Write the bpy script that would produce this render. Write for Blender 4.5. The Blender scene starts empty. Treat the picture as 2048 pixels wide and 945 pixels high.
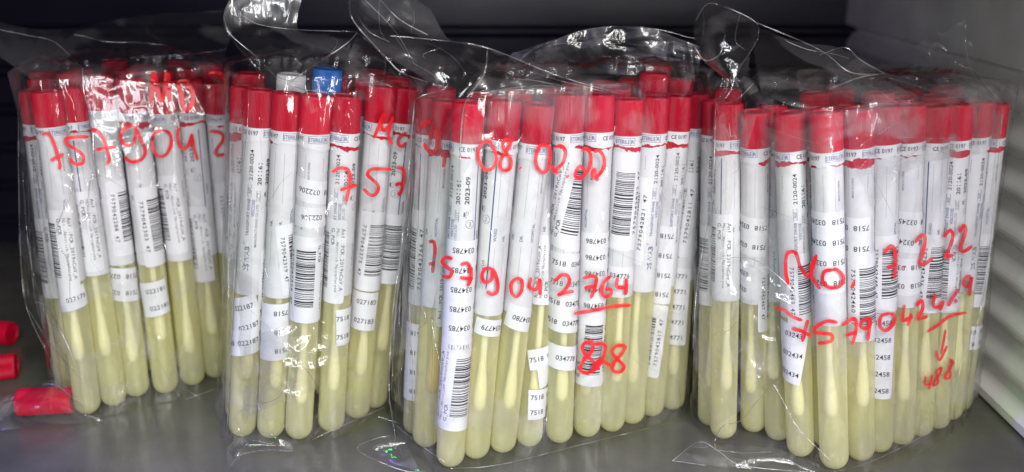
import bpy, bmesh, math, random
from mathutils import Vector, Matrix, noise
from mathutils.bvhtree import BVHTree

random.seed(11)
scene = bpy.context.scene
COL = scene.collection
MM = 0.001

# ------------------------------------------------------------------ camera, light, exposure
FPX, CX, CY = 2000.0, 1024.0, 472.5          # focal length and centre in the photograph's pixels
PITCH = math.atan(602.0 / FPX)
CAMH = 222.0                                  # mm above the shelf
cam_data = bpy.data.cameras.new("camera")
cam = bpy.data.objects.new("camera", cam_data)
COL.objects.link(cam)
cam.location = (0, 0, CAMH * MM)
cam.rotation_euler = (math.pi / 2 - PITCH, 0, 0)
cam_data.sensor_width = 36.0
cam_data.lens = 36.0 * FPX / 2048.0
cam_data.clip_start = 0.005
cam_data.clip_end = 20
cam_data.dof.use_dof = True
cam_data.dof.focus_distance = 0.415
cam_data.dof.aperture_fstop = 6.5
scene.camera = cam

world = bpy.data.worlds.new("World")
scene.world = world
world.use_nodes = True
world.node_tree.nodes["Background"].inputs[0].default_value = (0.55, 0.57, 0.68, 1)
world.node_tree.nodes["Background"].inputs[1].default_value = 0.11


def lamp(name, loc, target, size, size_y, power, color):
    d = bpy.data.lights.new(name, 'AREA')
    d.shape = 'RECTANGLE'
    d.size, d.size_y, d.energy, d.color = size, size_y, power, color
    o = bpy.data.objects.new(name, d)
    COL.objects.link(o)
    o.location = loc
    o.rotation_euler = (Vector(target) - Vector(loc)).to_track_quat('-Z', 'Y').to_euler()
    return o


lamp("window_light", (0.20, -0.34, 0.58), (0.08, 0.42, 0.07), 0.42, 0.28, 7.4, (1.0, 0.97, 0.95))
lamp("wall_fill", (-0.12, -0.30, 0.27), (0.236, 0.46, 0.07), 0.22, 0.16, 1.25, (0.90, 0.93, 1.0))  # added fill, aimed at the ribbed side wall to brighten it
lamp("fill_strip", (0.10, -0.46, 0.13), (0.06, 0.40, 0.02), 0.50, 0.07, 2.5, (0.97, 0.98, 1.0))  # added low strip that lifts the lower ends of the tubes
lamp("fill_strip", (0.40, -0.32, 0.20), (0.05, 0.42, 0.08), 0.06, 0.45, 2.3, (1.0, 0.98, 0.96))  # added tall strip for upright streaks on tubes and film
lamp("violet_lamp", (-0.42, 0.16, 0.50), (-0.15, 0.48, 0.12), 0.016, 0.12, 3.2, (0.26, 0.10, 1.0))
lamp("violet_lamp", (0.55, 0.25, 0.60), (0.15, 0.42, 0.17), 0.02, 0.10, 6.5, (0.34, 0.12, 1.0))
lamp("violet_lamp", (-0.14, 0.52, 0.218), (-0.14, 0.70, 0.15), 0.40, 0.012, 0.05, (0.30, 0.16, 1.0))
lamp("green_lamp", (-0.144, 0.175, 0.40), (-0.09, 0.43, 0.16), 0.03, 0.07, 0.30, (0.05, 1.0, 0.15))

scene.view_settings.view_transform = 'Standard'
scene.view_settings.look = 'None'
scene.view_settings.exposure = 0.0
scene.view_settings.gamma = 1.0
scene.view_settings.use_curve_mapping = False
scene.cycles.transparent_max_bounces = 48
scene.cycles.max_bounces = 16
scene.cycles.diffuse_bounces = 7
scene.cycles.glossy_bounces = 3
scene.cycles.transmission_bounces = 10
scene.cycles.caustics_reflective = False
scene.cycles.caustics_refractive = False
scene.cycles.use_denoising = True
scene.cycles.sample_clamp_indirect = 4.0


# ------------------------------------------------------------------ materials
def new_mat(name):
    m = bpy.data.materials.new(name)
    m.use_nodes = True
    nt = m.node_tree
    for n in list(nt.nodes):
        nt.nodes.remove(n)
    out = nt.nodes.new('ShaderNodeOutputMaterial')
    return m, nt, out


def node(nt, typ, **kw):
    n = nt.nodes.new(typ)
    for k, v in kw.items():
        if k.startswith('i_'):
            key = k[2:]
            key = int(key) if key.isdigit() else key
            n.inputs[key].default_value = v
        else:
            setattr(n, k, v)
    return n


def math_node(nt, op, a, b=None, clamp=False):
    n = nt.nodes.new('ShaderNodeMath')
    n.operation = op
    n.use_clamp = clamp
    for i, v in enumerate((a, b)):
        if v is None:
            continue
        if isinstance(v, (int, float)):
            n.inputs[i].default_value = v
        else:
            nt.links.new(v, n.inputs[i])
    return n.outputs[0]


def solid(name, col, rough=0.5, spec=0.5, var=0.0, scale=300.0, bump=0.0, bscale=900.0, alpha=1.0, coat=0.0, rand=0.0):
    m, nt, out = new_mat(name)
    p = node(nt, 'ShaderNodeBsdfPrincipled')
    p.inputs['Base Color'].default_value = (*col, 1)
    p.inputs['Roughness'].default_value = rough
    p.inputs['Specular IOR Level'].default_value = spec
    p.inputs['Coat Weight'].default_value = coat
    p.inputs['Alpha'].default_value = alpha
    tc = node(nt, 'ShaderNodeTexCoord')
    if var:
        nz = node(nt, 'ShaderNodeTexNoise')
        nz.inputs['Scale'].default_value = scale
        nz.inputs['Detail'].default_value = 4
        nt.links.new(tc.outputs['Object'], nz.inputs['Vector'])
        mr = node(nt, 'ShaderNodeMapRange')
        mr.inputs['From Min'].default_value = 0.3
        mr.inputs['From Max'].default_value = 0.7
        mr.inputs['To Min'].default_value = 1 - var
        mr.inputs['To Max'].default_value = 1 + var
        nt.links.new(nz.outputs['Fac'], mr.inputs['Value'])
        vm = node(nt, 'ShaderNodeVectorMath', operation='SCALE')
        vm.inputs[0].default_value = col
        nt.links.new(mr.outputs[0], vm.inputs['Scale'])
        last = vm.outputs[0]
        if rand:
            oi = node(nt, 'ShaderNodeObjectInfo')
            k = math_node(nt, 'MULTIPLY', oi.outputs['Random'], 2 * rand)
            k = math_node(nt, 'ADD', k, 1 - rand)
            v2 = node(nt, 'ShaderNodeVectorMath', operation='SCALE')
            nt.links.new(last, v2.inputs[0])
            nt.links.new(k, v2.inputs['Scale'])
            last = v2.outputs[0]
        nt.links.new(last, p.inputs['Base Color'])
    if bump:
        nb = node(nt, 'ShaderNodeTexNoise')
        nb.inputs['Scale'].default_value = bscale
        nt.links.new(tc.outputs['Object'], nb.inputs['Vector'])
        b = node(nt, 'ShaderNodeBump')
        b.inputs['Strength'].default_value = bump
        b.inputs['Distance'].default_value = 0.0005
        nt.links.new(nb.outputs['Fac'], b.inputs['Height'])
        nt.links.new(b.outputs[0], p.inputs['Normal'])
    nt.links.new(p.outputs[0], out.inputs[0])
    return m


def clear_plastic(name, tint, milk, base, edge, power, rough, spec_edge=0.6):
    """moulded clear plastic: see-through in the middle, milkier where seen edge-on"""
    m, nt, out = new_mat(name)
    tr = node(nt, 'ShaderNodeBsdfTransparent')
    tr.inputs[0].default_value = (*tint, 1)
    df = node(nt, 'ShaderNodeBsdfDiffuse')
    df.inputs[0].default_value = (*milk, 1)
    tl = node(nt, 'ShaderNodeBsdfTranslucent')
    tl.inputs[0].default_value = (*milk, 1)
    mk = node(nt, 'ShaderNodeMixShader')
    mk.inputs[0].default_value = 0.30
    nt.links.new(df.outputs[0], mk.inputs[1])
    nt.links.new(tl.outputs[0], mk.inputs[2])
    lw = node(nt, 'ShaderNodeLayerWeight')
    lw.inputs['Blend'].default_value = 0.5
    f = math_node(nt, 'POWER', lw.outputs['Facing'], power)
    f1 = math_node(nt, 'MULTIPLY', f, edge)
    f1 = math_node(nt, 'ADD', f1, base, True)
    m1 = node(nt, 'ShaderNodeMixShader')
    nt.links.new(f1, m1.inputs[0])
    nt.links.new(tr.outputs[0], m1.inputs[1])
    nt.links.new(mk.outputs[0], m1.inputs[2])
    gl = node(nt, 'ShaderNodeBsdfGlossy')
    gl.inputs['Roughness'].default_value = rough
    f2 = math_node(nt, 'POWER', lw.outputs['Facing'], 5.0)
    f2 = math_node(nt, 'MULTIPLY', f2, spec_edge)
    f2 = math_node(nt, 'ADD', f2, 0.04, True)
    m2 = node(nt, 'ShaderNodeMixShader')
    nt.links.new(f2, m2.inputs[0])
    nt.links.new(m1.outputs[0], m2.inputs[1])
    nt.links.new(gl.outputs[0], m2.inputs[2])
    nt.links.new(m2.outputs[0], out.inputs[0])
    return m


def film_mat(name, haze_glare_lo, haze_glare_hi, gloss_base, rough, bump):
    m, nt, out = new_mat(name)
    tc = node(nt, 'ShaderNodeTexCoord')
    nz = node(nt, 'ShaderNodeTexNoise')
    nz.inputs['Scale'].default_value = 26
    nz.inputs['Detail'].default_value = 3
    nz.inputs['Distortion'].default_value = 1.2
    nt.links.new(tc.outputs['Object'], nz.inputs['Vector'])
    nb = node(nt, 'ShaderNodeTexNoise')
    nb.inputs['Scale'].default_value = 55
    nb.inputs['Detail'].default_value = 2.5
    nb.inputs['Distortion'].default_value = 2.0
    mp = node(nt, 'ShaderNodeMapping')
    mp.inputs['Scale'].default_value = (1.0, 1.0, 0.32)
    nt.links.new(tc.outputs['Object'], mp.inputs['Vector'])
    nt.links.new(mp.outputs[0], nb.inputs['Vector'])
    ridge = math_node(nt, 'SUBTRACT', nb.outputs['Fac'], 0.5)
    ridge = math_node(nt, 'ABSOLUTE', ridge)
    bp = node(nt, 'ShaderNodeBump')
    bp.inputs['Strength'].default_value = bump
    bp.inputs['Distance'].default_value = 0.004
    nt.links.new(ridge, bp.inputs['Height'])
    tr = node(nt, 'ShaderNodeBsdfTransparent')
    tr.inputs[0].default_value = (0.985, 0.985, 0.985, 1)
    gl = node(nt, 'ShaderNodeBsdfGlossy')
    gl.inputs['Roughness'].default_value = rough
    nt.links.new(bp.outputs[0], gl.inputs['Normal'])
    lw = node(nt, 'ShaderNodeLayerWeight')
    lw.inputs['Blend'].default_value = 0.5
    nt.links.new(bp.outputs[0], lw.inputs['Normal'])
    f = math_node(nt, 'POWER', lw.outputs['Facing'], 4.0)
    f = math_node(nt, 'MULTIPLY', f, 0.55)
    f = math_node(nt, 'ADD', f, gloss_base, True)
    m1 = node(nt, 'ShaderNodeMixShader')
    nt.links.new(f, m1.inputs[0])
    nt.links.new(tr.outputs[0], m1.inputs[1])
    nt.links.new(gl.outputs[0], m1.inputs[2])
    df = node(nt, 'ShaderNodeBsdfDiffuse')
    df.inputs[0].default_value = (0.85, 0.84, 0.86, 1)
    tl = node(nt, 'ShaderNodeBsdfTranslucent')
    tl.inputs[0].default_value = (0.85, 0.84, 0.86, 1)
    ad = node(nt, 'ShaderNodeMixShader')
    ad.inputs[0].default_value = 0.4
    nt.links.new(df.outputs[0], ad.inputs[1])
    nt.links.new(tl.outputs[0], ad.inputs[2])
    g2 = node(nt, 'ShaderNodeBsdfGlossy')
    g2.inputs['Roughness'].default_value = 0.36
    nt.links.new(bp.outputs[0], g2.inputs['Normal'])
    sheen = node(nt, 'ShaderNodeMixShader')
    sheen.inputs[0].default_value = 0.5
    nt.links.new(ad.outputs[0], sheen.inputs[1])
    nt.links.new(g2.outputs[0], sheen.inputs[2])
    ad = sheen
    mr = node(nt, 'ShaderNodeMapRange')  # noise patches of milky film, with reflected glare put into the same mix
    mr.inputs['From Min'].default_value = 0.52
    mr.inputs['From Max'].default_value = 0.60
    mr.inputs['To Min'].default_value = haze_glare_lo
    mr.inputs['To Max'].default_value = haze_glare_hi
    nt.links.new(nz.outputs['Fac'], mr.inputs['Value'])
    m2 = node(nt, 'ShaderNodeMixShader')
    nt.links.new(mr.outputs[0], m2.inputs[0])
    nt.links.new(m1.outputs[0], m2.inputs[1])
    nt.links.new(ad.outputs[0], m2.inputs[2])
    nt.links.new(m2.outputs[0], out.inputs[0])
    return m


M = {
    'shelf': solid('shelf_enamel', (0.115, 0.112, 0.092), 0.22, 0.5, 0.22, 26, 0.12, 700),
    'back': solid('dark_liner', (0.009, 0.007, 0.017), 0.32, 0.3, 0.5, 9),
    'side': solid('grey_liner', (0.80, 0.78, 0.73), 0.42, 0.4, 0.10, 30),
    'red': solid('red_cap_plastic', (0.50, 0.002, 0.026), 0.40, 0.26, 0.10, 90, 0.05, 2500, rand=0.16),
    'blue': solid('blue_cap_plastic', (0.01, 0.16, 0.62), 0.40, 0.45, 0.05, 60),
    'whitecap': solid('white_cap_plastic', (0.75, 0.74, 0.74), 0.40, 0.45, 0.05, 60),
    'paper': solid('label_paper', (0.64, 0.64, 0.655), 0.55, 0.3, 0.035, 160, 0.05, 1500),
    'strip': solid('seal_paper', (0.68, 0.68, 0.70), 0.55, 0.3, 0.03, 160),
    'sticker': solid('sticker_paper', (0.74, 0.74, 0.765), 0.5, 0.3, 0.025, 160),
    'ink': solid('black_print', (0.018, 0.018, 0.024), 0.6, 0.2),
    'greyink': solid('grey_print', (0.10, 0.10, 0.13), 0.6, 0.2),
    'blueink': solid('blue_print', (0.055, 0.085, 0.22), 0.6, 0.2),
    'marker': solid('red_marker_ink', (0.76, 0.016, 0.026), 0.32, 0.5, 0.16, 90, alpha=0.90),
    'stick': solid('swab_stick_plastic', (0.86, 0.86, 0.80), 0.45, 0.4),
    'cotton': solid('cotton_viscose', (0.88, 0.85, 0.75), 0.9, 0.1, 0.05, 500, 0.4, 2500),
    'cotton_tan': solid('used_cotton', (0.74, 0.55, 0.28), 0.9, 0.1, 0.12, 300, 0.4, 2500),
    'body': clear_plastic('clear_tube_plastic', (0.992, 0.977, 0.79), (1.0, 0.975, 0.60), 0.31, 0.62, 1.8, 0.08, 0.75),
    'gel': clear_plastic('cloudy_medium', (0.985, 0.985, 0.95), (0.93, 0.95, 0.84), 0.14, 0.30, 2.0, 0.4, 0.0),
    'film': film_mat('bag_film', 0.010, 0.17, 0.065, 0.09, 0.5),
    'flap': film_mat('crumpled_film', 0.02, 0.14, 0.08, 0.13, 0.2),
    'fold': film_mat('folded_film_edge', 0.15, 0.50, 0.25, 0.12, 0.2),
}


_nt = M['marker'].node_tree
_p = next(n for n in _nt.nodes if n.type == 'BSDF_PRINCIPLED')
_tc = node(_nt, 'ShaderNodeTexCoord')
_nz = node(_nt, 'ShaderNodeTexNoise')
_nz.inputs['Scale'].default_value = 240
_nt.links.new(_tc.outputs['Object'], _nz.inputs['Vector'])
_mr = node(_nt, 'ShaderNodeMapRange')
for _k, _v in (('From Min', 0.35), ('From Max', 0.6), ('To Min', 0.74), ('To Max', 0.97)):
    _mr.inputs[_k].default_value = _v
_nt.links.new(_nz.outputs['Fac'], _mr.inputs['Value'])
_nt.links.new(_mr.outputs[0], _p.inputs['Alpha'])


# ------------------------------------------------------------------ object helpers
def tag(o, label=None, cat=None, group=None, kind=None):
    if label:
        o['label'] = label
    if cat:
        o['category'] = cat
    if group:
        o['group'] = group
    if kind:
        o['kind'] = kind
    return o


def mesh_from(name, verts, faces, mats, mat_idx=None, smooth=False):
    me = bpy.data.meshes.new(name)
    me.from_pydata(verts, [], faces)
    for m in (mats if isinstance(mats, (list, tuple)) else [mats]):
        me.materials.append(m)
    if mat_idx:
        me.polygons.foreach_set('material_index', mat_idx)
    if smooth:
        me.polygons.foreach_set('use_smooth', [True] * len(me.polygons))
    me.update()
    return me


def link(name, me, parent=None):
    o = bpy.data.objects.new(name, me)
    COL.objects.link(o)
    if parent is not None:
        o.parent = parent
    return o


def lathe(profile, seg, mod=None):
    """profile list of (r, z) in mm; mod(r, ang_index) changes radius"""
    vs, fs = [], []
    n = len(profile)
    for i in range(seg):
        a = 2 * math.pi * i / seg
        for (r, z) in profile:
            rr = mod(r, i, z) if mod else r
            vs.append((rr * math.sin(a) * MM, -rr * math.cos(a) * MM, z * MM))
    for i in range(seg):
        j = (i + 1) % seg
        for k in range(n - 1):
            a, b, c, d = i * n + k, j * n + k, j * n + k + 1, i * n + k + 1
            if profile[k][0] == 0:
                fs.append((a, c, d))
            elif profile[k + 1][0] == 0:
                fs.append((a, b, d))
            else:
                fs.append((a, b, c, d))
    return vs, fs


# ------------------------------------------------------------------ the photograph's rays
CP, SP = math.cos(PITCH), math.sin(PITCH)


def ray(px, py):
    a, b = (px - CX) / FPX, (py - CY) / FPX
    return Vector((a, CP - b * SP, -SP - b * CP))        # world direction, depth 1


ORG = Vector((0, 0, CAMH))


def at_y(px, py, y):
    d = ray(px, py)
    return ORG + d * (y / d.y)


def at_z(px, py, z=0.0):
    d = ray(px, py)
    return ORG + d * ((z - CAMH) / d.z)


# ------------------------------------------------------------------ setting: shelf, back wall, louvred side wall
def grid_sheet(name, x0, x1, y0, y1, z, mat):
    me = mesh_from(name, [(x0, y0, z), (x1, y0, z), (x1, y1, z), (x0, y1, z)], [(0, 1, 2, 3)], mat)
    return link(name, me)


WX = 0.236
tag(grid_sheet('shelf', -0.62, WX + 0.01, 0.16, 0.74, 0.0, M['shelf']), kind='structure')
bp = [(0.72, 0.0)]
for k in range(8):
    z0 = 0.012 + 0.028 * k
    bp += [(0.72, z0), (0.7235, z0 + 0.003), (0.7235, z0 + 0.006), (0.72, z0 + 0.009)]
bp.append((0.72, 0.24))
nb_ = len(bp)
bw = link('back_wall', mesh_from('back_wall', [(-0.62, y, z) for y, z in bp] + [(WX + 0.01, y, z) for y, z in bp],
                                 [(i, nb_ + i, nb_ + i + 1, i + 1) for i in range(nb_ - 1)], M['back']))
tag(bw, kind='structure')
v = [(x, y, z) for z in (0.229, 0.240) for x, y in ((-0.62, 0.305), (WX, 0.305), (WX, 0.72), (-0.62, 0.72))]  # unseen upper shelf, added to shade the back caps and back wall
ab = link('shade_shelf', mesh_from('shade_shelf', v, [(0, 3, 2, 1), (4, 5, 6, 7), (0, 1, 5, 4), (1, 2, 6, 5), (2, 3, 7, 6), (3, 0, 4, 7)], M['shelf']))
tag(ab, kind='structure')
# side wall: rounded horizontal louvres with deep gaps
prof = [(WX + 0.002, 0.0), (WX - 0.002, 0.002), (WX - 0.002, 0.006), (WX + 0.006, 0.010)]
zz = 0.012
while zz < 0.150:
    for k in range(12):
        t = k / 12
        prof.append((WX + 0.014 - 0.014 * math.sin(t * math.pi) ** 0.7 * (1.0 - 0.25 * t), zz + t * 0.021))
    zz += 0.021
prof += [(WX + 0.008, zz), (WX, zz + 0.003), (WX, 0.224), (WX + 0.008, 0.2255), (WX + 0.008, 0.2275), (WX, 0.229), (WX, 0.5)]
vs = [(x, 0.12, z) for x, z in prof] + [(x, 0.73, z) for x, z in prof]
n = len(prof)
fs = [(i, i + 1, n + i + 1, n + i) for i in range(n - 1)]
sw = link('side_wall', mesh_from('side_wall', vs, fs, M['side']))
tag(sw, kind='structure')

# ------------------------------------------------------------------ lettering
_tcache = {}


def glyphs(text, bold=0.0, mono=False):
    """2-D triangles of a text: (verts, faces, width); cap height about 0.7 of the size"""
    key = (text, bold, mono)
    if key in _tcache:
        return _tcache[key]
    if mono:
        V, F, x = [], [], 0.0
        for ch in text:
            if ch != ' ':
                v, f, w = glyphs(ch, bold)
                o = len(V)
                V += [(a + x + (0.60 - w) / 2, b) for a, b in v]
                F += [tuple(i + o for i in t) for t in f]
            x += 0.60
        _tcache[key] = (V, F, x)
        return _tcache[key]
    cu = bpy.data.curves.new('lettering', 'FONT')
    cu.body = text
    cu.size = 1.0
    cu.resolution_u = 2
    cu.offset = bold
    cu.fill_mode = 'FRONT'
    ob = bpy.data.objects.new('lettering', cu)
    me = bpy.data.meshes.new_from_object(ob)
    V = [(v.co.x, v.co.y) for v in me.vertices]
    F = [tuple(p.vertices) for p in me.polygons]
    if F and sum((p.normal.z) for p in me.polygons) < 0:
        F = [f[::-1] for f in F]
    x0 = min((a for a, b in V), default=0)
    x1 = max((a for a, b in V), default=0)
    V = [(a - x0, b) for a, b in V]
    bpy.data.objects.remove(ob)
    bpy.data.curves.remove(cu)
    bpy.data.meshes.remove(me)
    _tcache[key] = (V, F, x1 - x0)
    return _tcache[key]


class Print:
    """collects flat shapes in (u, z) millimetres, wrapped on a cylinder at build time"""

    def __init__(self):
        self.V, self.F, self.I = [], [], []

    def add(self, V, F, idx=0):
        o = len(self.V)
        self.V += V
        self.F += [tuple(i + o for i in f) for f in F]
        self.I += [idx] * len(F)

    def text(self, s, u, z, size, direction='right', idx=0, bold=0.0, mono=False, width=None, align='c'):
        """(u, z) is the middle of the text, or its start with align 'l'"""
        V, F, w = glyphs(s, bold, mono)
        kx = size if width is None else width / w
        off = 0.0 if align == 'l' else -w * kx / 2
        P = []
        for a, b in V:
            a, b = a * kx + off, (b - 0.36) * size
            if direction == 'right':
                P.append((u + a, z + b))
            elif direction == 'flip':
                P.append((u - a, z - b))
            elif direction == 'up':
                P.append((u - b, z + a))
            else:
                P.append((u + b, z - a))
        self.add(P, F, idx)

    def rect(self, u0, u1, z0, z1, idx=0):
        k = max(1, int(abs(u1 - u0) / 1.2))
        V = []
        for i in range(k + 1):
            u = u0 + (u1 - u0) * i / k
            V += [(u, z0), (u, z1)]
        self.add(V, [(2 * i, 2 * i + 2, 2 * i + 3, 2 * i + 1) for i in range(k)], idx)

    def frame(self, u0, u1, z0, z1, t=0.14, idx=0):
        self.rect(u0, u1, z0, z0 + t, idx)
        self.rect(u0, u1, z1 - t, z1, idx)
        self.rect(u0, u0 + t, z0 + t, z1 - t, idx)
        self.rect(u1 - t, u1, z0 + t, z1 - t, idx)

    def dots(self, u, z0, z1, pitch=0.75, idx=0):
        z = z0
        while z < z1:
            self.rect(u - 0.09, u + 0.09, z, z + 0.38, idx)
            z += pitch

    def ring(self, u, z, r, t=0.16, idx=0):
        V, F = [], []
        for i in range(20):
            a = i * math.pi / 10
            V += [(u + r * math.cos(a), z + r * math.sin(a)), (u + (r - t) * math.cos(a), z + (r - t) * math.sin(a))]
        for i in range(20):
            j = (i + 1) % 20
            F.append((2 * i, 2 * j, 2 * j + 1, 2 * i + 1))
        self.add(V, F, idx)

    def build(self, name, mats, r, xf=None):
        P = []
        for (u, z) in self.V:
            if xf:
                u, z = xf(u, z)
            a = u / r
            P.append((r * math.sin(a) * MM, -r * math.cos(a) * MM, z * MM))
        return mesh_from(name, P, self.F, mats, self.I)


R_BODY, R_LABEL, R_STRIP = 6.2, 6.36, 6.68
CIRC = 2 * math.pi * R_LABEL
TUBE_L = 160.0


def D(deg, r=R_LABEL):
    return math.radians(deg) * r


# ------------------------------------------------------------------ shared tube part meshes
# ribbed cap
def rib(r, i, z):
    return r if (z > 159.2 or r < 6.0) else r + (0.0 if i % 2 else -0.16)


v, f = lathe([(6.0, 134.6), (6.25, 135.0), (6.3, 143.0), (6.55, 143.6), (6.55, 159.0), (6.3, 159.7), (5.8, 160.0), (5.1, 159.9), (4.8, 159.2), (0, 159.2)], 132, rib)
CAP = {}
for key in ('red', 'blue', 'whitecap'):
    me = mesh_from('cap', v, f, M[key])
    CAP[key] = me
# clear tube with round bottom
bp_ = [(0, 0)] + [(R_BODY * math.sin(a), R_BODY - R_BODY * math.cos(a)) for a in [math.radians(d) for d in (12, 24, 36, 48, 60, 72, 84)]]
bp_ += [(R_BODY, 7 + 128 * k / 8) for k in range(9)]
v, f = lathe(bp_, 40)
BODY = mesh_from('tube_body', v, f, M['body'], smooth=True)
# cloudy medium
rg = R_BODY - 0.9
gp = [(0, 0.9)] + [(rg * math.sin(a), 0.9 + rg - rg * math.cos(a)) for a in [math.radians(d) for d in (20, 40, 60, 80)]]
gp += [(rg, 12), (rg, 19), (rg - .5, 21.5), (rg - 1.8, 24.0), (rg - 3.2, 28.0)]
v, f = lathe(gp, 28)
GEL = mesh_from('medium', v, f, M['gel'], smooth=True)
# swab
v, f = lathe([(1.5, 34), (1.5, 134)], 14)
STICK = mesh_from('swab_stick', v, f, M['stick'], smooth=True)
tipp = [(0, 24.5), (1.7, 24.9), (2.55, 26.5), (2.85, 29.5), (2.75, 34), (2.35, 39), (1.85, 44), (1.5, 49), (1.37, 52)]
v, f = lathe(tipp, 18)
TIP = mesh_from('cotton_tip', v, f, M['cotton'], smooth=True)
TIP_TAN = mesh_from('cotton_tip', v, f, M['cotton_tan'], smooth=True)


def ragged(seed, amp):
    def fn(a):
        p = Vector((math.cos(a) * 1.6, math.sin(a) * 1.6, seed * 7.3))
        q = noise.noise(p) * 1.0 + 0.5 * noise.noise(p * 3.1) + 0.25 * noise.noise(p * 9.0)
        q2 = noise.noise(p * 0.8 + Vector((5, 5, 5)))
        return amp * (q + (0.9 if q2 > 0.25 else 0.0))
    return fn


def band(r, zlo, zhi, seg=96):
    """open band; zlo and zhi are functions of the angle"""
    V, F = [], []
    for i in range(seg):
        a = 2 * math.pi * i / seg
        a0, a1 = zlo(a), zhi(a)
        for k in range(4):
            z = a0 + (a1 - a0) * k / 3
            rr = r + (0.10 if k == 0 else 0)
            V.append((rr * math.sin(a) * MM, -rr * math.cos(a) * MM, z * MM))
    for i in range(seg):
        j = (i + 1) % seg
        for k in range(3):
            F.append((4 * i + k, 4 * j + k, 4 * j + k + 1, 4 * i + k + 1))
    return V, F


STRIPS, LABELS = [], []
for s in range(8):
    rg1, rg2 = ragged(s + 1.0, 0.8), ragged(s + 20.0, 0.7)
    ph = s * 1.7
    gap1 = (0.0, 0.6, -0.6, 0.3, -1.0, 0.8, -0.3, 0.5)[s]
    gap2 = (1.6, 0.2, 0.9, 2.2, 0.4, 1.2, 0.0, 2.8)[s]
    v, f = band(R_STRIP, lambda a: 138.7 + gap1 + rg1(a) + 0.7 * math.sin(a + ph), lambda a: 144.2 + 0.12 * math.sin(2 * a))
    STRIPS.append(mesh_from('seal_strip', v, f, M['strip'], smooth=True))
    v, f = band(R_LABEL, lambda a: 70.0, lambda a: 139.6 - gap2 - abs(rg2(a)) * 1.3 + 0.8 * math.sin(a * 2 + ph))
    LABELS.append(mesh_from('paper_label', v, f, M['paper'], smooth=True))

# printing of the seal strip: STERILE R boxes and CE 0197, twice around
p = Print()
for k in range(2):
    u = k * 180
    p.text('CE 0197', D(u, R_STRIP), 142.0, 2.6, idx=0, bold=0.012, width=7.6)
    p.frame(D(u + 52, R_STRIP), D(u + 128, R_STRIP), 140.4, 143.6, 0.16, 1)
    p.rect(D(u + 109, R_STRIP), D(u + 109, R_STRIP) + 0.16, 140.5, 143.5, 1)
    p.text('STERILE', D(u + 80, R_STRIP), 142.0, 2.5, idx=1, width=6.2, bold=0.012)
    p.text('R', D(u + 119, R_STRIP), 142.0, 2.5, idx=1, bold=0.012)
STRIP_PRINT = p.build('lettering', [M['ink'], M['blueink']], R_STRIP + 0.10)

# printing of the paper label, laid out around the whole tube (angles in degrees)
p = Print()
B = 2                                                   # blue ink index
p.text('CITOSWAB', D(2), 83.5, 3.1, 'up', B, 0.022, width=17.5)
p.ring(D(-12), 93.4, 0.45, 0.14, B)
p.text('TRANSPORT SWAB', D(0), 105.2, 1.85, 'up', B, 0.012, width=16.5)
p.frame(D(-7), D(9), 114.6, 119.6, 0.14, B)
p.text('REF', D(1), 117.1, 1.7, 'up', B)
p.text('2120-0024', D(3), 128.2, 2.35, 'up', 0, 0.012, width=13.2)
p.text('VISCOSE', D(18), 109.4, 1.85, 'up', B, 0.012, width=7.6)
p.text('201161', D(37), 124.4, 2.45, 'up', 0, 0.022, width=9.6)
p.frame(D(28), D(44), 112.4, 117.0, 0.14, 1)
p.text('LOT', D(36), 114.7, 1.8, 'up', 1)
p.text('MANUFACTURING CO.,LTD', D(33), 101.5, 1.5, 'up', 1, 0.01, width=19.0)
p.text('2023-09', D(70), 125.4, 2.6, 'up', 0, 0.024, width=11.4)
p.rect(D(60), D(66), 114.6, 116.4, 1)
p.frame(D(68), D(78), 114.3, 116.7, 0.16, 1)
p.ring(D(86), 111.5, 1.85, 0.16, 1)
p.text('2', D(86), 111.5, 2.4, 'right', 1)
V = [(D(86) - 1.3, 110.3), (D(86) - 1.2, 110.1), (D(86) + 1.3, 112.7), (D(86) + 1.2, 112.9)]
p.add(V, [(0, 1, 2, 3)], 1)
p.frame(D(80), D(96), 73.5, 82.5, 0.14, 1)
p.text('EC REP', D(88), 78.0, 1.7, 'up', 1)
p.text('WellKang Ltd', D(88), 88.6, 1.65, 'up', B, 0.01, width=10.5)
p.rect(D(110) - 0.26, D(110) + 0.26, 70.2, 136.0, B)
for ang, low, high in ((127, 'NAME', 'WARD'), (162, 'DATE', 'HR.'), (200, 'NO.', 'DR.'), (243, 'SPECIMEN', 'HOSPITAL')):
    p.text(low, D(ang), 71.5, 1.75, 'up', B, 0.012, align='l')
    p.text(high, D(ang), 102.5, 1.85, 'up', B, 0.012, align='l')
    p.dots(D(ang + 3), 84.0, 100.5, idx=1)
    p.dots(D(ang + 3), 113.0, 135.0, idx=1)
p.text('MADE IN CHINA', D(261), 128.0, 1.25, 'up', 1, 0.012, width=8.5)
for k in range(5):
    p.rect(D(318) - 0.1, D(318) + 0.1, 128 + 1.3 * k, 128.8 + 1.3 * k, 1)
LABEL_PRINT = p.build('lettering', [M['ink'], M['greyink'], M['blueink']], R_LABEL + 0.05)


# ------------------------------------------------------------------ stickers
def bar_pattern(seed, total):
    rr = random.Random(seed)
    z, bars = 0.0, []
    while z < total:
        w = rr.choice((0.28, 0.28, 0.45, 0.45, 0.8))
        g = rr.choice((0.25, 0.35, 0.5, 0.7))
        if z + w < total:
            bars.append((z, z + w))
        z += w + g
    return bars


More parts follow.
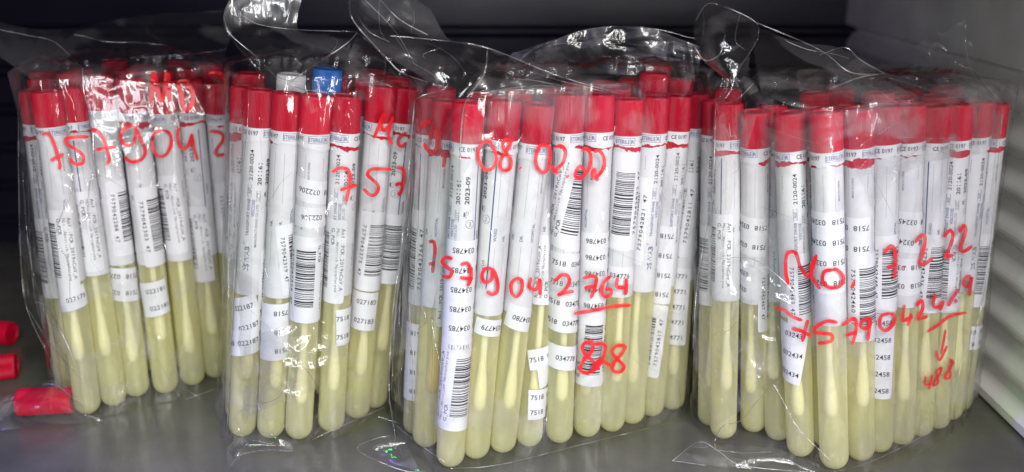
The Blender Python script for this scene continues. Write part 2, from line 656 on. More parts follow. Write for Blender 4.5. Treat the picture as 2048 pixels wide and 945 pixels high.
def patch(u0, u1, z0, z1, rc, nu=18, nz=14):
    """rounded rectangle as a grid in (u, z)"""
    P, F = [], []
    for j in range(nz + 1):
        t = j / nz
        z = z0 + (z1 - z0) * (0.5 - 0.5 * math.cos(math.pi * t))
        e = min(z - z0, z1 - z)
        ins = rc - math.sqrt(max(0.0, rc * rc - (rc - e) ** 2)) if e < rc else 0.0
        for i in range(nu + 1):
            u = u0 + ins + (u1 - u0 - 2 * ins) * i / nu
            P.append((u, z))
    for j in range(nz):
        for i in range(nu):
            a = j * (nu + 1) + i
            F.append((a, a + 1, a + nu + 2, a + nu + 1))
    return P, F


def tilt_fn(uc, zc, tilt):
    c, s = math.cos(math.radians(tilt)), math.sin(math.radians(tilt))
    return lambda u, z: (uc + u * c - z * s, zc + u * s + z * c)


def sheet_solid(name, P, F, xf, r, mat):
    Q = []
    for (u, z) in P:
        u, z = xf(u, z)
        a = u / r
        Q.append((r * math.sin(a) * MM, -r * math.cos(a) * MM, z * MM))
    return mesh_from(name, Q, F, mat, smooth=True)


def barcode_sticker(parent, number, direction, ang, z0, z1, tilt, layer):
    r = R_LABEL + 0.16 + 0.14 * layer
    h = z1 - z0
    xf0 = tilt_fn(math.radians(ang) * r, (z0 + z1) / 2, tilt)
    sg = 1 if direction == 'up' else -1
    xf = lambda u, z: xf0(sg * u, sg * z)
    P, F = patch(-12.8, 9.6, -h / 2, h / 2, 1.2)
    if sg < 0:
        F = [q for q in F]
    st = link('barcode_sticker', sheet_solid('barcode_sticker', P, F, xf, r, M['sticker']), parent)
    p = Print()
    zb = -h / 2 + h * 0.16
    tot = h * 0.66
    for a, b in bar_pattern(number, tot):
        p.rect(-4.6, 4.4, zb + a, zb + b)
    p.text(number, 6.9, zb + tot * 0.5, 2.5, 'up', 0, 0.008, True, width=tot * 0.99)
    p.text('G_PCR', -6.6, -h / 2 + h * 0.10, 2.35, 'up', 0, 0.006, True, width=8.0, align='l')
    p.text('Mat.:Abtsrich Nasopharynx', -8.9, -h / 2 + h * 0.10, 1.85, 'up', 0, 0.0, True, width=h * 0.76, align='l')
    p.text('Anf.:PCR_2019nCoV_A', -11.2, -h / 2 + h * 0.10, 2.35, 'up', 0, 0.004, True, width=h * 0.74, align='l')
    link('lettering', p.build('lettering', [M['ink']], r + 0.06, xf), st)
    return st


def number_sticker(parent, rows, text, flip, ang, z0, z1, tilt, layer, cut=(-9.5, 14.5)):
    """ang points at the six-digit number; the short 7518 stands before it"""
    r = R_LABEL + 0.16 + 0.14 * layer
    h = z1 - z0
    xf0 = tilt_fn(math.radians(ang) * r, (z0 + z1) / 2, tilt)
    sg = -1 if flip else 1
    xf = lambda u, z: xf0(sg * u, sg * z)
    P, F = patch(-cut[1], -cut[0], -h / 2, h / 2, 0.35)
    st = link('number_sticker', sheet_solid('number_sticker', P, F, xf, r, M['sticker']), parent)
    p = Print()
    for k in range(rows):
        zc = -h / 2 + h * (k + 0.5) / rows
        for (s, u, w) in ((text, 0.0, 9.6), ('7518', -10.6, 6.6)):
            if -cut[1] - 0.5 < u - w * 0.45 and u + w * 0.45 < -cut[0] + 0.5:
                p.text(s, u, zc, 3.3, 'right', 0, 0.004, width=w)
        if k:
            p.rect(-cut[1], -cut[0], zc - h / rows / 2 - 0.06, zc - h / rows / 2 + 0.06, 1)
    link('lettering', p.build('lettering', [M['ink'], M['strip']], r + 0.12, xf), st)
    return st


# ------------------------------------------------------------------ one tube
def tube_root(name, base, top_dir, scale):
    o = bpy.data.objects.new(name, None)
    o.empty_display_size = 0.004
    COL.objects.link(o)
    zax = top_dir.normalized()
    to_cam = (Vector((0, 0, 0)) - Vector((base.x, base.y, 0))).normalized()
    xax = (-to_cam).cross(zax).normalized()             # viewer's right
    yax = zax.cross(xax).normalized()
    m = Matrix((xax, yax, zax)).transposed().to_4x4()
    o.matrix_world = Matrix.Translation(base * MM) @ m @ Matrix.Scale(scale, 4)
    return o


def build_tube(base, top_dir, scale, rot, srot, cap='red', seed=0, full=True, tan=False, stub=False):
    rr = random.Random(seed)
    root = tube_root('swab_tube', base, top_dir, scale)
    link('cap', CAP[cap], root)
    link('tube_body', BODY, root)
    s = link('seal_strip', STRIPS[(seed * 3) % 8], root)
    s.rotation_euler.z = rr.uniform(0, 6.28)
    l = link('paper_label', LABELS[(seed * 5 + 2) % 8], root)
    l.rotation_euler.z = rr.uniform(0, 6.28)
    if full:
        sp = link('lettering', STRIP_PRINT, s)
        sp.rotation_euler.z = math.radians(srot) - s.rotation_euler.z
        lp = link('lettering', LABEL_PRINT, l)
        lp.rotation_euler.z = -math.radians(rot) - l.rotation_euler.z
    g = link('medium', GEL, root)
    sw = link('swab_stick', STICK, root)
    sw.location = (rr.uniform(-1.4, 1.4) * MM, rr.uniform(-2.0, 0.4) * MM, rr.uniform(-6, 7) * MM)
    sw.rotation_euler = (rr.uniform(-.012, .012), rr.uniform(-.012, .012), 0)
    link('cotton_tip', TIP_TAN if tan else TIP, sw)
    return root


# ------------------------------------------------------------------ tubes of the four bags
# (cap-top x, y, bottom x, y in the photograph), label angle, strip angle, stickers, what singles it out
# sticker: ('B', number, 'up'/'down', angle of the bars, top y, bottom y, tilt)
#          ('N', rows, number, flipped, angle of the number, top y, bottom y, tilt, (left, right) extent)
W = (-9.5, 14.5)
BAGS = {
 'A': dict(where='bag lettered MD', lift=0.60, rows=3, tubes=[
  (67, 180, 140, 800, 40, -80, [('B', '7579042281 47', 'down', -75, 420, 580, 0)], 'leftmost standing swab tube, dark red cap, in the {w}'),
  (93, 182, 178, 832, 230, 120, [('B', '7579042284 47', 'down', -78, 402, 566, 0), ('N', 1, '027178', 0, 10, 556, 600, 11, (-5.5, 12))], 'red-capped swab tube with slanted 0271 sticker below its label, in the {w}'),
  (138, 175, 232, 826, 122, -40, [('B', '7579042286 47', 'down', -72, 372, 532, 0)], 'red-capped swab tube behind the first 5 in the {w}'),
  (195, 150, 277, 806, 180, 25, [('B', '7579042288 47', 'down', 60, 350, 500, 0), ('N', 2, '027181', 1, -55, 522, 590, -7, W)], 'red-capped swab tube beside the bright film crease, numbered 7579042288 47'),
  (259, 155, 334, 790, 250, -35, [('B', '7579042303 47', 'down', 52, 358, 515, 2), ('N', 2, '022181', 0, 8, 546, 616, 7, (-6, 9))], 'red-capped swab tube with barcode 7579042303 47 and two 022181 rows'),
  (321, 160, 388, 774, 190, -120, [('B', '7579042305 47', 'down', -78, 338, 492, 3)], 'red-capped swab tube under the M of the marker letters MD'),
  (376, 160, 434, 763, 85, 0, [('B', '7579042307 47', 'down', -80, 400, 552, 2)], 'red-capped swab tube behind the 4 in the {w}'),
  (432, 165, 478, 752, 300, 75, [('B', '7579042298 47', 'down', 50, 352, 500, 3)], 'red-capped swab tube behind the last 2 in the {w}'),
 ]),
 'B': dict(where='bag with the blue cap', lift=0.20, rows=3, tubes=[
  (492, 172, 477, 845, 60, -20, [('B', '7579042311 47', 'up', 40, 330, 470, 0)], 'leftmost red-capped swab tube in the {w}'),
  (521, 178, 484, 877, 25, -35, [('N', 2, '022187', 0, -12, 575, 655, 20, (-7, 9)), ('N', 1, '022187', 0, 4, 640, 692, 13, (-5.5, 14)), ('B', '7579042315 47', 'down', 112, 480, 602, 0)], 'swab tube with brand name label and three slanted 022187 stickers'),
  (577, 185, 541, 880, 206, -65, [('B', '7579042319 47', 'down', 78, 425, 566, 9), ('N', 3, '022188', 1, -72, 590, 706, 4, (-1, 15.5))], 'swab tube with slanted barcode 7579042319 47 and three upside-down 7518 rows'),
  (633, 190, 597, 882, 276, -75, [('N', 1, '022206', 1, -12, 343, 386, -7, W), ('N', 1, '022206', 1, 4, 395, 434, 0, W), ('B', '7579042329 47', 'down', -12, 452, 624, 0)], 'swab tube with two upside-down 022206 stickers above a barcode'),
  (693, 190, 662, 867, 26, 68, [('B', '7579042360 47', 'down', -88, 420, 586, 0), ('N', 2, '022361', 0, 120, 595, 670, 3, (-6, 14))], 'swab tube behind the marker 7 left in the {w}'),
  (763, 170, 713, 840, 196, 28, [('B', '7579042375 47', 'down', 28, 405, 562, -3), ('N', 2, '027183', 0, 0, 564, 642, -4, (-6, 8))], 'swab tube with barcode 7579042375 47 and two 027183 rows'),
  (815, 174, 748, 828, 95, -30, [('B', '7579042377 47', 'down', 0, 412, 552, 0)], 'rightmost front swab tube in the {w}, barcode in its middle'),
 ], back=[(656, 137, 640, 800, 'blue', 'blue-capped swab tube in the back row'),
          (583, 148, 560, 810, 'whitecap', 'white-capped swab tube in the back row left of the blue cap')]),
 'C': dict(where='bag dated 08.02.22', lift=0.10, rows=2, tubes=[
  (866, 194, 832, 890, 150, -25, [('B', '7579042766 47', 'up', -80, 408, 600, 0), ('N', 4, '034784', 1, -105, 640, 806, 2, (2, 15.5))], 'swab tube at the left corner of the {w}'),
  (894, 200, 851, 898, 255, 110, [('B', '7579042771 47', 'up', 120, 470, 632, 0)], 'red-capped swab tube behind the comma in the {w}', 'tan'),
  (938, 203, 900, 938, 60, 5, [('N', 6, '034785', 1, 8, 458, 690, 0, W), ('B', '7579042785 47', 'up', 34, 655, 848, -4)], 'swab tube with six upside-down 034785 rows above a low barcode'),
  (1011, 198, 950, 929, 124, 45, [('N', 1, '034779', 1, 22, 618, 652, -7, (-8, 5.5))], 'swab tube with a small upside-down 034779 sticker at its label edge'),
  (1078, 208, 1003, 917, 214, -82, [('N', 1, '034780', 1, 25, 594, 642, -14, (-8, 5.5))], 'swab tube with a small slanted 034780 sticker at its label edge'),
  (1138, 187, 1118, 890, 167, -42, [('B', '7579042778 47', 'up', 50, 288, 480, -13), ('N', 4, '034778', 0, 55, 488, 646, -7, (-8, 16)), ('N', 1, '034778', 0, 18, 672, 722, -9, (-6.5, 12))], 'swab tube with slanted text sticker and stacked 034778 rows'),
  (1199, 187, 1173, 878, 279, 50, [('N', 5, '034786', 1, 10, 445, 606, 0, W), ('B', '7579042786 47', 'up', 14, 602, 758, -3)], 'swab tube with upside-down 034786 rows above a barcode'),
  (1258, 197, 1222, 868, 235, 88, [('B', '7579042822 47', 'up', 0, 293, 480, -3), ('N', 1, '034776', 0, 0, 513, 548, -2, (-8, 16))], 'swab tube with upright barcode 7579042822 47 just below its cap'),
  (1311, 192, 1262, 860, 337, 88, [('B', '7579042821 47', 'up', -78, 340, 512, -3)], 'swab tube numbered 7579042821 47'),
  (1357, 190, 1300, 855, 345, 200, [('N', 4, '034772', 1, -90, 440, 600, 0, (4, 15)), ('B', '7579042817 47', 'up', -55, 600, 757, -3)], 'swab tube with low barcode sticker 7579042817 47'),
  (1390, 187, 1342, 843, 30, 100, [('B', '7579042811 47', 'up', -50, 335, 505, -4), ('N', 5, '034771', 0, -20, 530, 692, 0, (-7, 8))], 'swab tube with a column of small 034771 stickers'),
 ], second=[(1110, 200, 1056, 905, 165, 0, [('B', '7579042780 47', 'up', 80, 460, 600, 0), ('N', 1, '034782', 0, 95, 680, 722, 13, W), ('N', 1, '034782', 0, 125, 716, 762, 12, (-6, 13)), ('N', 2, '034782', 0, 110, 772, 835, 3, (-6, 15))], 'set-back swab tube with loose 7518 stickers in the {w}')]),
 'D': dict(where='bag with the red arrow', lift=0.15, rows=2, tubes=[
  (1432, 200, 1420, 860, 20, 150, [('B', '7579042470 47', 'down', -60, 440, 600, 0)], 'leftmost swab tube in the {w}'),
  (1457, 207, 1446, 882, 132, -42, [('B', '7579042468 47', 'down', -86, 415, 584, 0)], 'swab tube with downward text sticker at the left in the {w}'),
  (1512, 222, 1505, 882, 201, 64, [('N', 2, '032467', 1, -68, 416, 492, -6, W), ('N', 2, '032467', 1, -68, 514, 580, -7, (-9.5, 13)), ('B', '7579042467 47', 'down', 97, 515, 652, 0)], 'swab tube with slanted upside-down 7518 rows and barcode 7579042467 47'),
  (1578, 224, 1601, 917, 348, 56, [('B', '7579042463 47', 'down', 54, 486, 634, 0), ('N', 3, '032434', 0, -18, 626, 748, -12, (-6, 12))], 'swab tube with barcode 7579042463 47 and slanted 032434 rows'),
  (1651, 222, 1668, 942, 213, -52, [('N', 4, '032463', 1, -48, 404, 562, 0, W)], 'nearest swab tube in the {w}, four upside-down 7518 rows'),
  (1716, 216, 1720, 925, 277, -35, [('N', 2, '032460', 1, -80, 415, 495, 0, W), ('B', '7579042460 47', 'down', 42, 485, 660, 0)], 'swab tube numbered 7579042460 47 in the {w}'),
  (1770, 210, 1756, 910, 188, 0, [('B', '7579042448 47', 'down', 42, 450, 602, 0), ('N', 5, '032458', 0, 0, 605, 782, -2, (-6.5, 14))], 'swab tube with barcode 7579042448 47 above five 032458 rows'),
  (1820, 208, 1800, 893, 274, 4, [('N', 2, '032454', 1, -5, 404, 482, -7, W), ('N', 2, '032454', 1, -40, 495, 568, 0, W)], 'swab tube with upside-down 032454 rows behind the date 7.2.22'),
  (1871, 211, 1838, 876, 122, 32, [('B', '7579042436 47', 'down', 46, 450, 606, -3)], 'swab tube with a long blue line above its barcode 7579042436 47'),
  (1916, 207, 1872, 862, 12, 8, [('B', '7579042425 47', 'down', -32, 455, 606, 0)], 'swab tube with label number 2120-0024 behind the date end 22'),
  (1957, 202, 1896, 848, 320, 14, [], 'swab tube second from the right end in the {w}'),
  (1989, 206, 1914, 834, 215, 84, [('B', '7579042421 47', 'down', 10, 452, 600, -3), ('N', 2, '032421', 0, 100, 640, 690, 0, (-6, 14))], 'rightmost swab tube in the {w}, grey barcode at its edge'),
 ], second=[(1545, 212, 1556, 886, 90, 30, [], 'set-back swab tube with plump white swab tip in the {w}')]),
}

placed = []                                              # (bag, base, direction, scale)


def solve(xt, yt, xb, yb, dy=1.0):
    """base and top of a tube seen between two points of the photograph; dy tips it backwards"""
    base = at_z(xb, yb, 0.0)
    base = base + Vector((base.x, base.y, 0)).normalized() * 2.0
    base.z = 0.6
    top = at_y(xt, yt, base.y + dy)
    return [base, top]


def settle(items, gap=12.9):
    """neighbours may not share space: ease the farther one back along its own line of sight"""
    for _ in range(60):
        for i in range(len(items)):
            for j in range(i):
                for e in (0, 1):
                    a, b = items[i][e], items[j][e]
                    g = gap + 0.5 * e
                    dd = (a.xy - b.xy).length
                    if dd < g:
                        k, o = (items[i], a) if a.y > b.y else (items[j], b)
                        mv = (g - dd) * 0.3
                        if e == 0:
                            k[0] = o + Vector((o.x, o.y, 0)).normalized() * mv
                        else:
                            k[1] = ORG + (o - ORG) * (1 + mv / (o - ORG).length)


SEED = 0
todo = []
for key, bag in BAGS.items():
    bag['all'] = []
    for grp in ('tubes', 'second'):
        for spec in bag.get(grp, []):
            todo.append((key, grp, spec, solve(*spec[:4], dy=1.0 if grp == 'tubes' else 16.0)))
settle([t[3] for t in todo])
for key, grp, spec, (base, top) in todo:
    bag = BAGS[key]
    xt, yt, xb, yb, rot, srot, stickers, label = spec[:8]
    d = top - base
    s = max(0.93, min(1.06, d.length / TUBE_L))
    SEED += 1
    root = build_tube(base, d, s, rot, srot, 'red', SEED, True, len(spec) > 8)
    tag(root, label.format(w=bag['where']), 'swab tube', 'red-capped swab tubes standing in the ' + bag['where'])
    kpx = TUBE_L / (yb - yt)
    for li, st in enumerate(stickers):
        if st[0] == 'B':
            _, num, dr, ang, y0, y1, tl = st
            barcode_sticker(root, num, dr, ang, (yb - y1) * kpx, (yb - y0) * kpx, tl, li)
        else:
            _, rows, num, fl, ang, y0, y1, tl, cut = st
            number_sticker(root, rows, num, fl, ang, (yb - y1) * kpx, (yb - y0) * kpx, tl, li, cut)
    bag['all'].append((base, d.normalized(), s))
    placed.append((base, d.normalized(), s))


def px_of(p):
    v = p - ORG
    depth = v.y * CP - v.z * SP
    return CX + FPX * v.x / depth


# explicit odd caps in the back row of the second bag, then the unseen-bodied back rows
GAP = 13.6


def free(base, d, gap=GAP):
    for (b2, d2, s2) in placed:
        for z in (0.0, 75.0, 150.0):
            if ((base + d * z) - (b2 + d2 * z)).xy.length < gap:
                return False
    return True


for key, bag in BAGS.items():
    front = bag['all'][:len(bag['tubes'])]
    p0, p1 = min(front, key=lambda t: t[0].y)[0], front[-1][0]
    along = Vector((p1.x - p0.x, p1.y - p0.y, 0)).normalized()
    inward = (Vector((-along.y, along.x, 0)) * 0.75 + Vector((0, 0.5, 0))).normalized()
    dmean = sum((t[1] for t in front), Vector()).normalized()
    smean = sum(t[2] for t in front) / len(front)
    odd = []
    for (xt, yt, xb, yb, cap, label) in bag.get('back', []):
        base = at_y(xt, yt, 440.0)
        top = base.copy()
        base = top - dmean * (TUBE_L * smean)
        base = at_y(xt, yt, 440.0)
        # as far back as its raised cap shows
        yy = 440.0
        while yy < 500:
            top = at_y(xt, yt, yy)
            L = TUBE_L * smean * 0.97
            base = top - dmean * L
            if base.z > 0.5 and free(base, dmean, 12.8):
                break
            yy += 1.0
        SEED += 1
        s = (top - base).length / TUBE_L
        root = build_tube(base, dmean, s, 60, 0, cap, SEED, True)
        tag(root, label, 'swab tube')
        bag['all'].append((base, dmean, s))
        placed.append((base, dmean, s))
    made = 0
    for k in range(1, bag['rows'] + 1):
        step = 0
        n_f = len(front)
        for i in range(-1, 2 * n_f):
            j = max(0, min(n_f - 1, i // 2))
            q = front[j][0].copy()
            if i % 2 and j + 1 < n_f:
                q = (front[j][0] + front[j + 1][0]) / 2
            for tr in range(6):
                rr = random.Random(1000 + 997 * tr + 57 * k + i + 7 * ord(key))
                base = q + inward * (13.4 * k) + Vector((rr.uniform(-.6, .6) * (1 + 3 * tr), rr.uniform(-.6, 1.4) * (1 + tr), 0))
                base.z = 0.6 + (rr.uniform(2, 6) if rr.random() < bag['lift'] else rr.uniform(0, 1.2))
                d = (front[j][1] + Vector((rr.uniform(-.012, .012), rr.uniform(0, .02), 0))).normalized()
                lo, hi = bag['tubes'][0], bag['tubes'][-1]
                tp = base + d * TUBE_L
                if px_of(tp) < lo[0] - 2 or px_of(base) < lo[2] - 2 or px_of(tp) > hi[0] + 4 or px_of(base) > hi[2] + 4:
                    continue
                if not free(base, d, 13.2):
                    continue
                SEED += 1
                root = build_tube(base, d, smean, rr.uniform(0, 360), rr.uniform(0, 360), 'red', SEED, True)
                if rr.random() < 0.6:
                    barcode_sticker(root, '75790424%02d 47' % rr.randint(10, 99), rr.choice(('up', 'down')), rr.uniform(-120, 120), 62, 100, 0, 0)
                tag(root, 'red-capped swab tube in the crowded back rows of the ' + bag['where'], 'swab tube',
                    'back-row swab tubes of the ' + bag['where'])
                bag['all'].append((base, d, smean))
                placed.append((base, d, smean))
                made += 1
                break
    print('bag', key, 'front', len(front), 'all', len(bag['all']), [round(t[2], 3) for t in front])


# ------------------------------------------------------------------ bag film
def hull2d(pts):
    pts = sorted(set((round(p[0], 4), round(p[1], 4)) for p in pts))

    def half(ps):
        h = []
        for p in ps:
            while len(h) > 1 and (h[-1][0] - h[-2][0]) * (p[1] - h[-2][1]) - (h[-1][1] - h[-2][1]) * (p[0] - h[-2][0]) <= 0:
                h.pop()
            h.append(p)
        return h
    a, b = half(pts), half(pts[::-1])
    return a[:-1] + b[:-1]


def radial(hull, c, ang):
    dx, dy = math.cos(ang), math.sin(ang)
    best = 0.0
    n = len(hull)
    for i in range(n):
        x1, y1 = hull[i][0] - c.x, hull[i][1] - c.y
        x2, y2 = hull[(i + 1) % n][0] - c.x, hull[(i + 1) % n][1] - c.y
        ex, ey = x2 - x1, y2 - y1
        den = dx * ey - dy * ex
        if abs(den) < 1e-9:
            continue
        t = (x1 * ey - y1 * ex) / den
        s = (x1 * dy - y1 * dx) / den
        if t > 0 and -1e-6 <= s <= 1 + 1e-6:
            best = max(best, t)
    return best


def fold_noise(p, seed):
    a = 1 - abs(noise.noise(p + Vector((seed * 3.1, 0, 0)))) * 2.2
    b = 1 - abs(noise.noise(p * 2.3 + Vector((0, seed * 5.7, 0)))) * 2.2
    return max(0.0, a) ** 3 + 0.5 * max(0.0, b) ** 3


def sleeve(bag, seed, parent):
    N = 260
    tubes = bag['all']
    ztop = max((b.z + d.z * s * TUBE_L) for b, d, s in tubes) + 1.2
    zs = [0.4, 1.2] + [3 + (ztop - 5) * k / 40 for k in range(41)] + [ztop]
    V, F = [], []
    c0 = sum((b for b, d, s in tubes), Vector()) / len(tubes)
    # spread sample angles evenly along the outline
    pts = [(b.x + 7.4 * math.cos(k * .7854), b.y + 7.4 * math.sin(k * .7854)) for b, d, s in tubes for k in range(8)]
    hb = hull2d(pts)
    per, acc = [], 0.0
    nh = len(hb)
    for i in range(nh):
        x1, y1 = hb[i]
        x2, y2 = hb[(i + 1) % nh]
        per.append((acc, i))
        acc += math.hypot(x2 - x1, y2 - y1)
    angs = []
    for k in range(N):
        t = acc * k / N
        i = max(j for a, j in per if a <= t)
        a0 = per[i][0]
        x1, y1 = hb[i]
        x2, y2 = hb[(i + 1) % nh]
        L = math.hypot(x2 - x1, y2 - y1)
        u = (t - a0) / L
        angs.append(math.atan2(y1 + (y2 - y1) * u - c0.y, x1 + (x2 - x1) * u - c0.x))
    for z in zs:
        cc = Vector((0, 0, 0))
        pp = []
        for b, d, s in tubes:
            q = b + d * ((z - b.z) / d.z)
            cc += q
            r = 7.4 * s
            pp += [(q.x + r * math.cos(k * .5236), q.y + r * math.sin(k * .5236)) for k in range(12)]
        cc /= len(tubes)
        h = hull2d(pp)
        pinch = 1.0 if z > 6 else 0.97 + 0.03 * z / 6
        for a in angs:
            rad = radial(h, cc, a) * pinch
            p = Vector((math.cos(a) * rad * 0.055, math.sin(a) * rad * 0.055, z * 0.008))
            low = max(0.0, 1 - z / 45.0)
            hi = max(0.0, (z - 130) / 30.0)
            rad += fold_noise(p, seed) * (1.5 + 1.8 * low + 0.9 * hi) + 0.3
            V.append((cc.x + math.cos(a) * rad, cc.y + math.sin(a) * rad, z))
    # loose top: draped over the caps
    last = V[-N:]
    ctr = Vector((sum(p[0] for p in last) / N, sum(p[1] for p in last) / N, 0))
    for k in range(1, 15):
        t = k / 15
        for p in last:
            x, y = ctr.x + (p[0] - ctr.x) * (1 - t), ctr.y + (p[1] - ctr.y) * (1 - t)
            q = Vector((x * 0.06, y * 0.06, seed))
            zz = ztop + 1.0 + 2.5 * math.sin(min(1, t * 1.4) * math.pi * 0.5) + 3.0 * fold_noise(q, seed) * min(1, t * 3)
            V.append((x, y, zz))
    rows = len(V) // N
    V.append((ctr.x, ctr.y, ztop + 5))
    for j in range(rows - 1):
        for i in range(N):
            i2 = (i + 1) % N
            F.append((j * N + i, j * N + i2, (j + 1) * N + i2, (j + 1) * N + i))
    for i in range(N):
        F.append(((rows - 1) * N + i, (rows - 1) * N + (i + 1) % N, rows * N))
    me = mesh_from('film_sleeve', [(x * MM, y * MM, z * MM) for x, y, z in V], F, M['film'], smooth=True)
    o = link('film_sleeve', me, parent)
    return o, V, F


def catmull(p0, p1, p2, p3, t):
    return 0.5 * ((2 * p1) + (p2 - p0) * t + (2 * p0 - 5 * p1 + 4 * p2 - p3) * t * t + (3 * p1 - p0 - 3 * p2 + p3) * t ** 3)


def spline(pts, n):
    """n samples through the points"""
    P = [pts[0] * 2 - pts[1]] + list(pts) + [pts[-1] * 2 - pts[-2]]
    m = len(pts) - 1
    out = []
    for k in range(n):
        t = k / (n - 1) * m
        i = min(m - 1, int(t))
        out.append(catmull(P[i], P[i + 1], P[i + 2], P[i + 3], t - i))
    return out


def flap(parent, rows, seed, n=44, amp=1.6, floor=False):
    """crumpled sheet of film through rows of points (photo x, photo y, distance or height)"""
    R = [[(at_z(x, y, q) if floor else at_y(x, y, q)) for x, y, q in r] for r in rows]
    R = [spline(r, n) for r in R]
    G = [spline([r[i] for r in R], n) for i in range(n)]
    V, F = [], []
    for i in range(n):
        for j in range(n):
            p = G[i][j]
            q = p * 0.05 + Vector((seed * 4.0, seed, 0))
            e = fold_noise(q, seed) - 0.4 + 0.5 * noise.noise(q * 0.7)
            nz = noise.noise_vector(q * 1.3)
            k = amp if not floor else amp * 0.5
            dv = Vector((nz.x * 0.4, -e, nz.z * 0.6)) * k * (1.0 if p.y < 425 or seed > 35 else 0.6)
            p = p + dv
            if floor:
                p.z = max(0.5, p.z)
            V.append(p)
    for i in range(n - 1):
        for j in range(n - 1):
            a = i * n + j
            F.append((a, a + n, a + n + 1, a + 1))
    me = mesh_from('film_flap', [tuple(v * MM) for v in V], F, M['flap'], smooth=True)
    link('film_flap', me, parent)
    return V, F


class Surface:
    def __init__(self):
        self.V, self.F = [], []

    def add(self, V, F):
        o = len(self.V)
        self.V += [Vector(v) for v in V]
        self.F += [tuple(i + o for i in f) for f in F]

    def done(self):
        self.bvh = BVHTree.FromPolygons(self.V, self.F)
        return self

    def hit(self, px, py, fallback_y, lift=0.5):
        d = ray(px, py).normalized()
        loc, nrm, idx, dist = self.bvh.ray_cast(ORG, d)
        if loc is None:
            loc = at_y(px, py, fallback_y)
        return loc - d * lift


def tube_mesh(name, pts, r, mat, parent):
    V, F = [], []
    n = len(pts)
    for i, p in enumerate(pts):
        t = (pts[min(n - 1, i + 1)] - pts[max(0, i - 1)]).normalized()
        a = t.cross(Vector((0, 1, 0.3))).normalized()
        b = t.cross(a)
        rr = r * (0.55 + 0.45 * math.sin(math.pi * min(1, max(0, i / (n - 1))))) * (0.75 + 0.5 * noise.noise(p * 0.13)) * (0.8 + 0.5 * noise.noise(p * 0.05 + Vector((9, 2, 4))))
        for k in range(6):
            an = k * math.pi / 3
            V.append((p + (a * math.cos(an) + b * math.sin(an)) * rr) * MM)
    for i in range(n - 1):
        for k in range(6):
            F.append((6 * i + k, 6 * i + (k + 1) % 6, 6 * i + 6 + (k + 1) % 6, 6 * i + 6 + k))
    return link(name, mesh_from(name, [tuple(v) for v in V], F, mat, smooth=True), parent)


def fold(parent, surf, pts, fy, r=0.28):
    P = spline([Vector((x, y, 0)) for x, y in pts], max(12, len(pts) * 8))
    Q = [surf.hit(p.x, p.y, fy, 0.15) for p in P]
    # smooth away jumps between layers of film
    for _ in range(3):
        Q = [Q[0]] + [(Q[i - 1] + Q[i] * 2 + Q[i + 1]) / 4 for i in range(1, len(Q) - 1)] + [Q[-1]]
    return tube_mesh('film_fold', Q, r, M['fold'], parent)


def writing(parent, surf, ox, oy, sc, strokes, width, fy):
    """marker strokes traced in a crop of the photograph, laid on the film as thin flat ink"""
    V, F = [], []
    for st in strokes:
        pts = [Vector((ox + x / sc, oy + y / sc, 0)) for x, y in st]
        if len(pts) == 1:
            pts = [pts[0] + Vector((-1, -1, 0)), pts[0] + Vector((2, 2, 0))]
        n = max(8, len(pts) * 7)
        P = spline(pts, n)
        base = len(V)
        K = 3
        for i, q in enumerate(P):
            t = (P[min(n - 1, i + 1)] - P[max(0, i - 1)])
            t = t.normalized() if t.length > 1e-6 else Vector((1, 0, 0))
            nn = Vector((-t.y, t.x, 0))
            e = min(i, n - 1 - i) / 2.0
            w = width * 0.5 * (0.55 + 0.45 * min(1.0, e)) * (1 + 0.16 * noise.noise(q * 0.05))
            for k in range(K):
                x = q + nn * (w * (k - 1))
                V.append(surf.hit(x.x, x.y, fy, 0.55 + 0.004 * (len(V) % 7)))
        for i in range(n - 1):
            for k in range(K - 1):
                a = base + i * K + k
                F.append((a, a + 1, a + K + 1, a + K))
    return link('marker_writing', mesh_from('marker_writing', [tuple(v * MM) for v in V], F, M['marker'], smooth=True), parent)


def make_bag(key, label):
    o = bpy.data.objects.new('plastic_bag', None)
    COL.objects.link(o)
    c = sum((b for b, d, s in BAGS[key]['all']), Vector()) / len(BAGS[key]['all'])
    o.location = (c.x * MM, c.y * MM, 0)
    tag(o, label, 'plastic bag', 'clear bags of swab tubes on the shelf')
    return o


def keep(o, root):
    """children are built in world space: undo the root's offset"""
    for ch in bpy.data.objects:
        if ch.parent == root:
            ch.matrix_parent_inverse = Matrix.Translation(root.location).inverted()


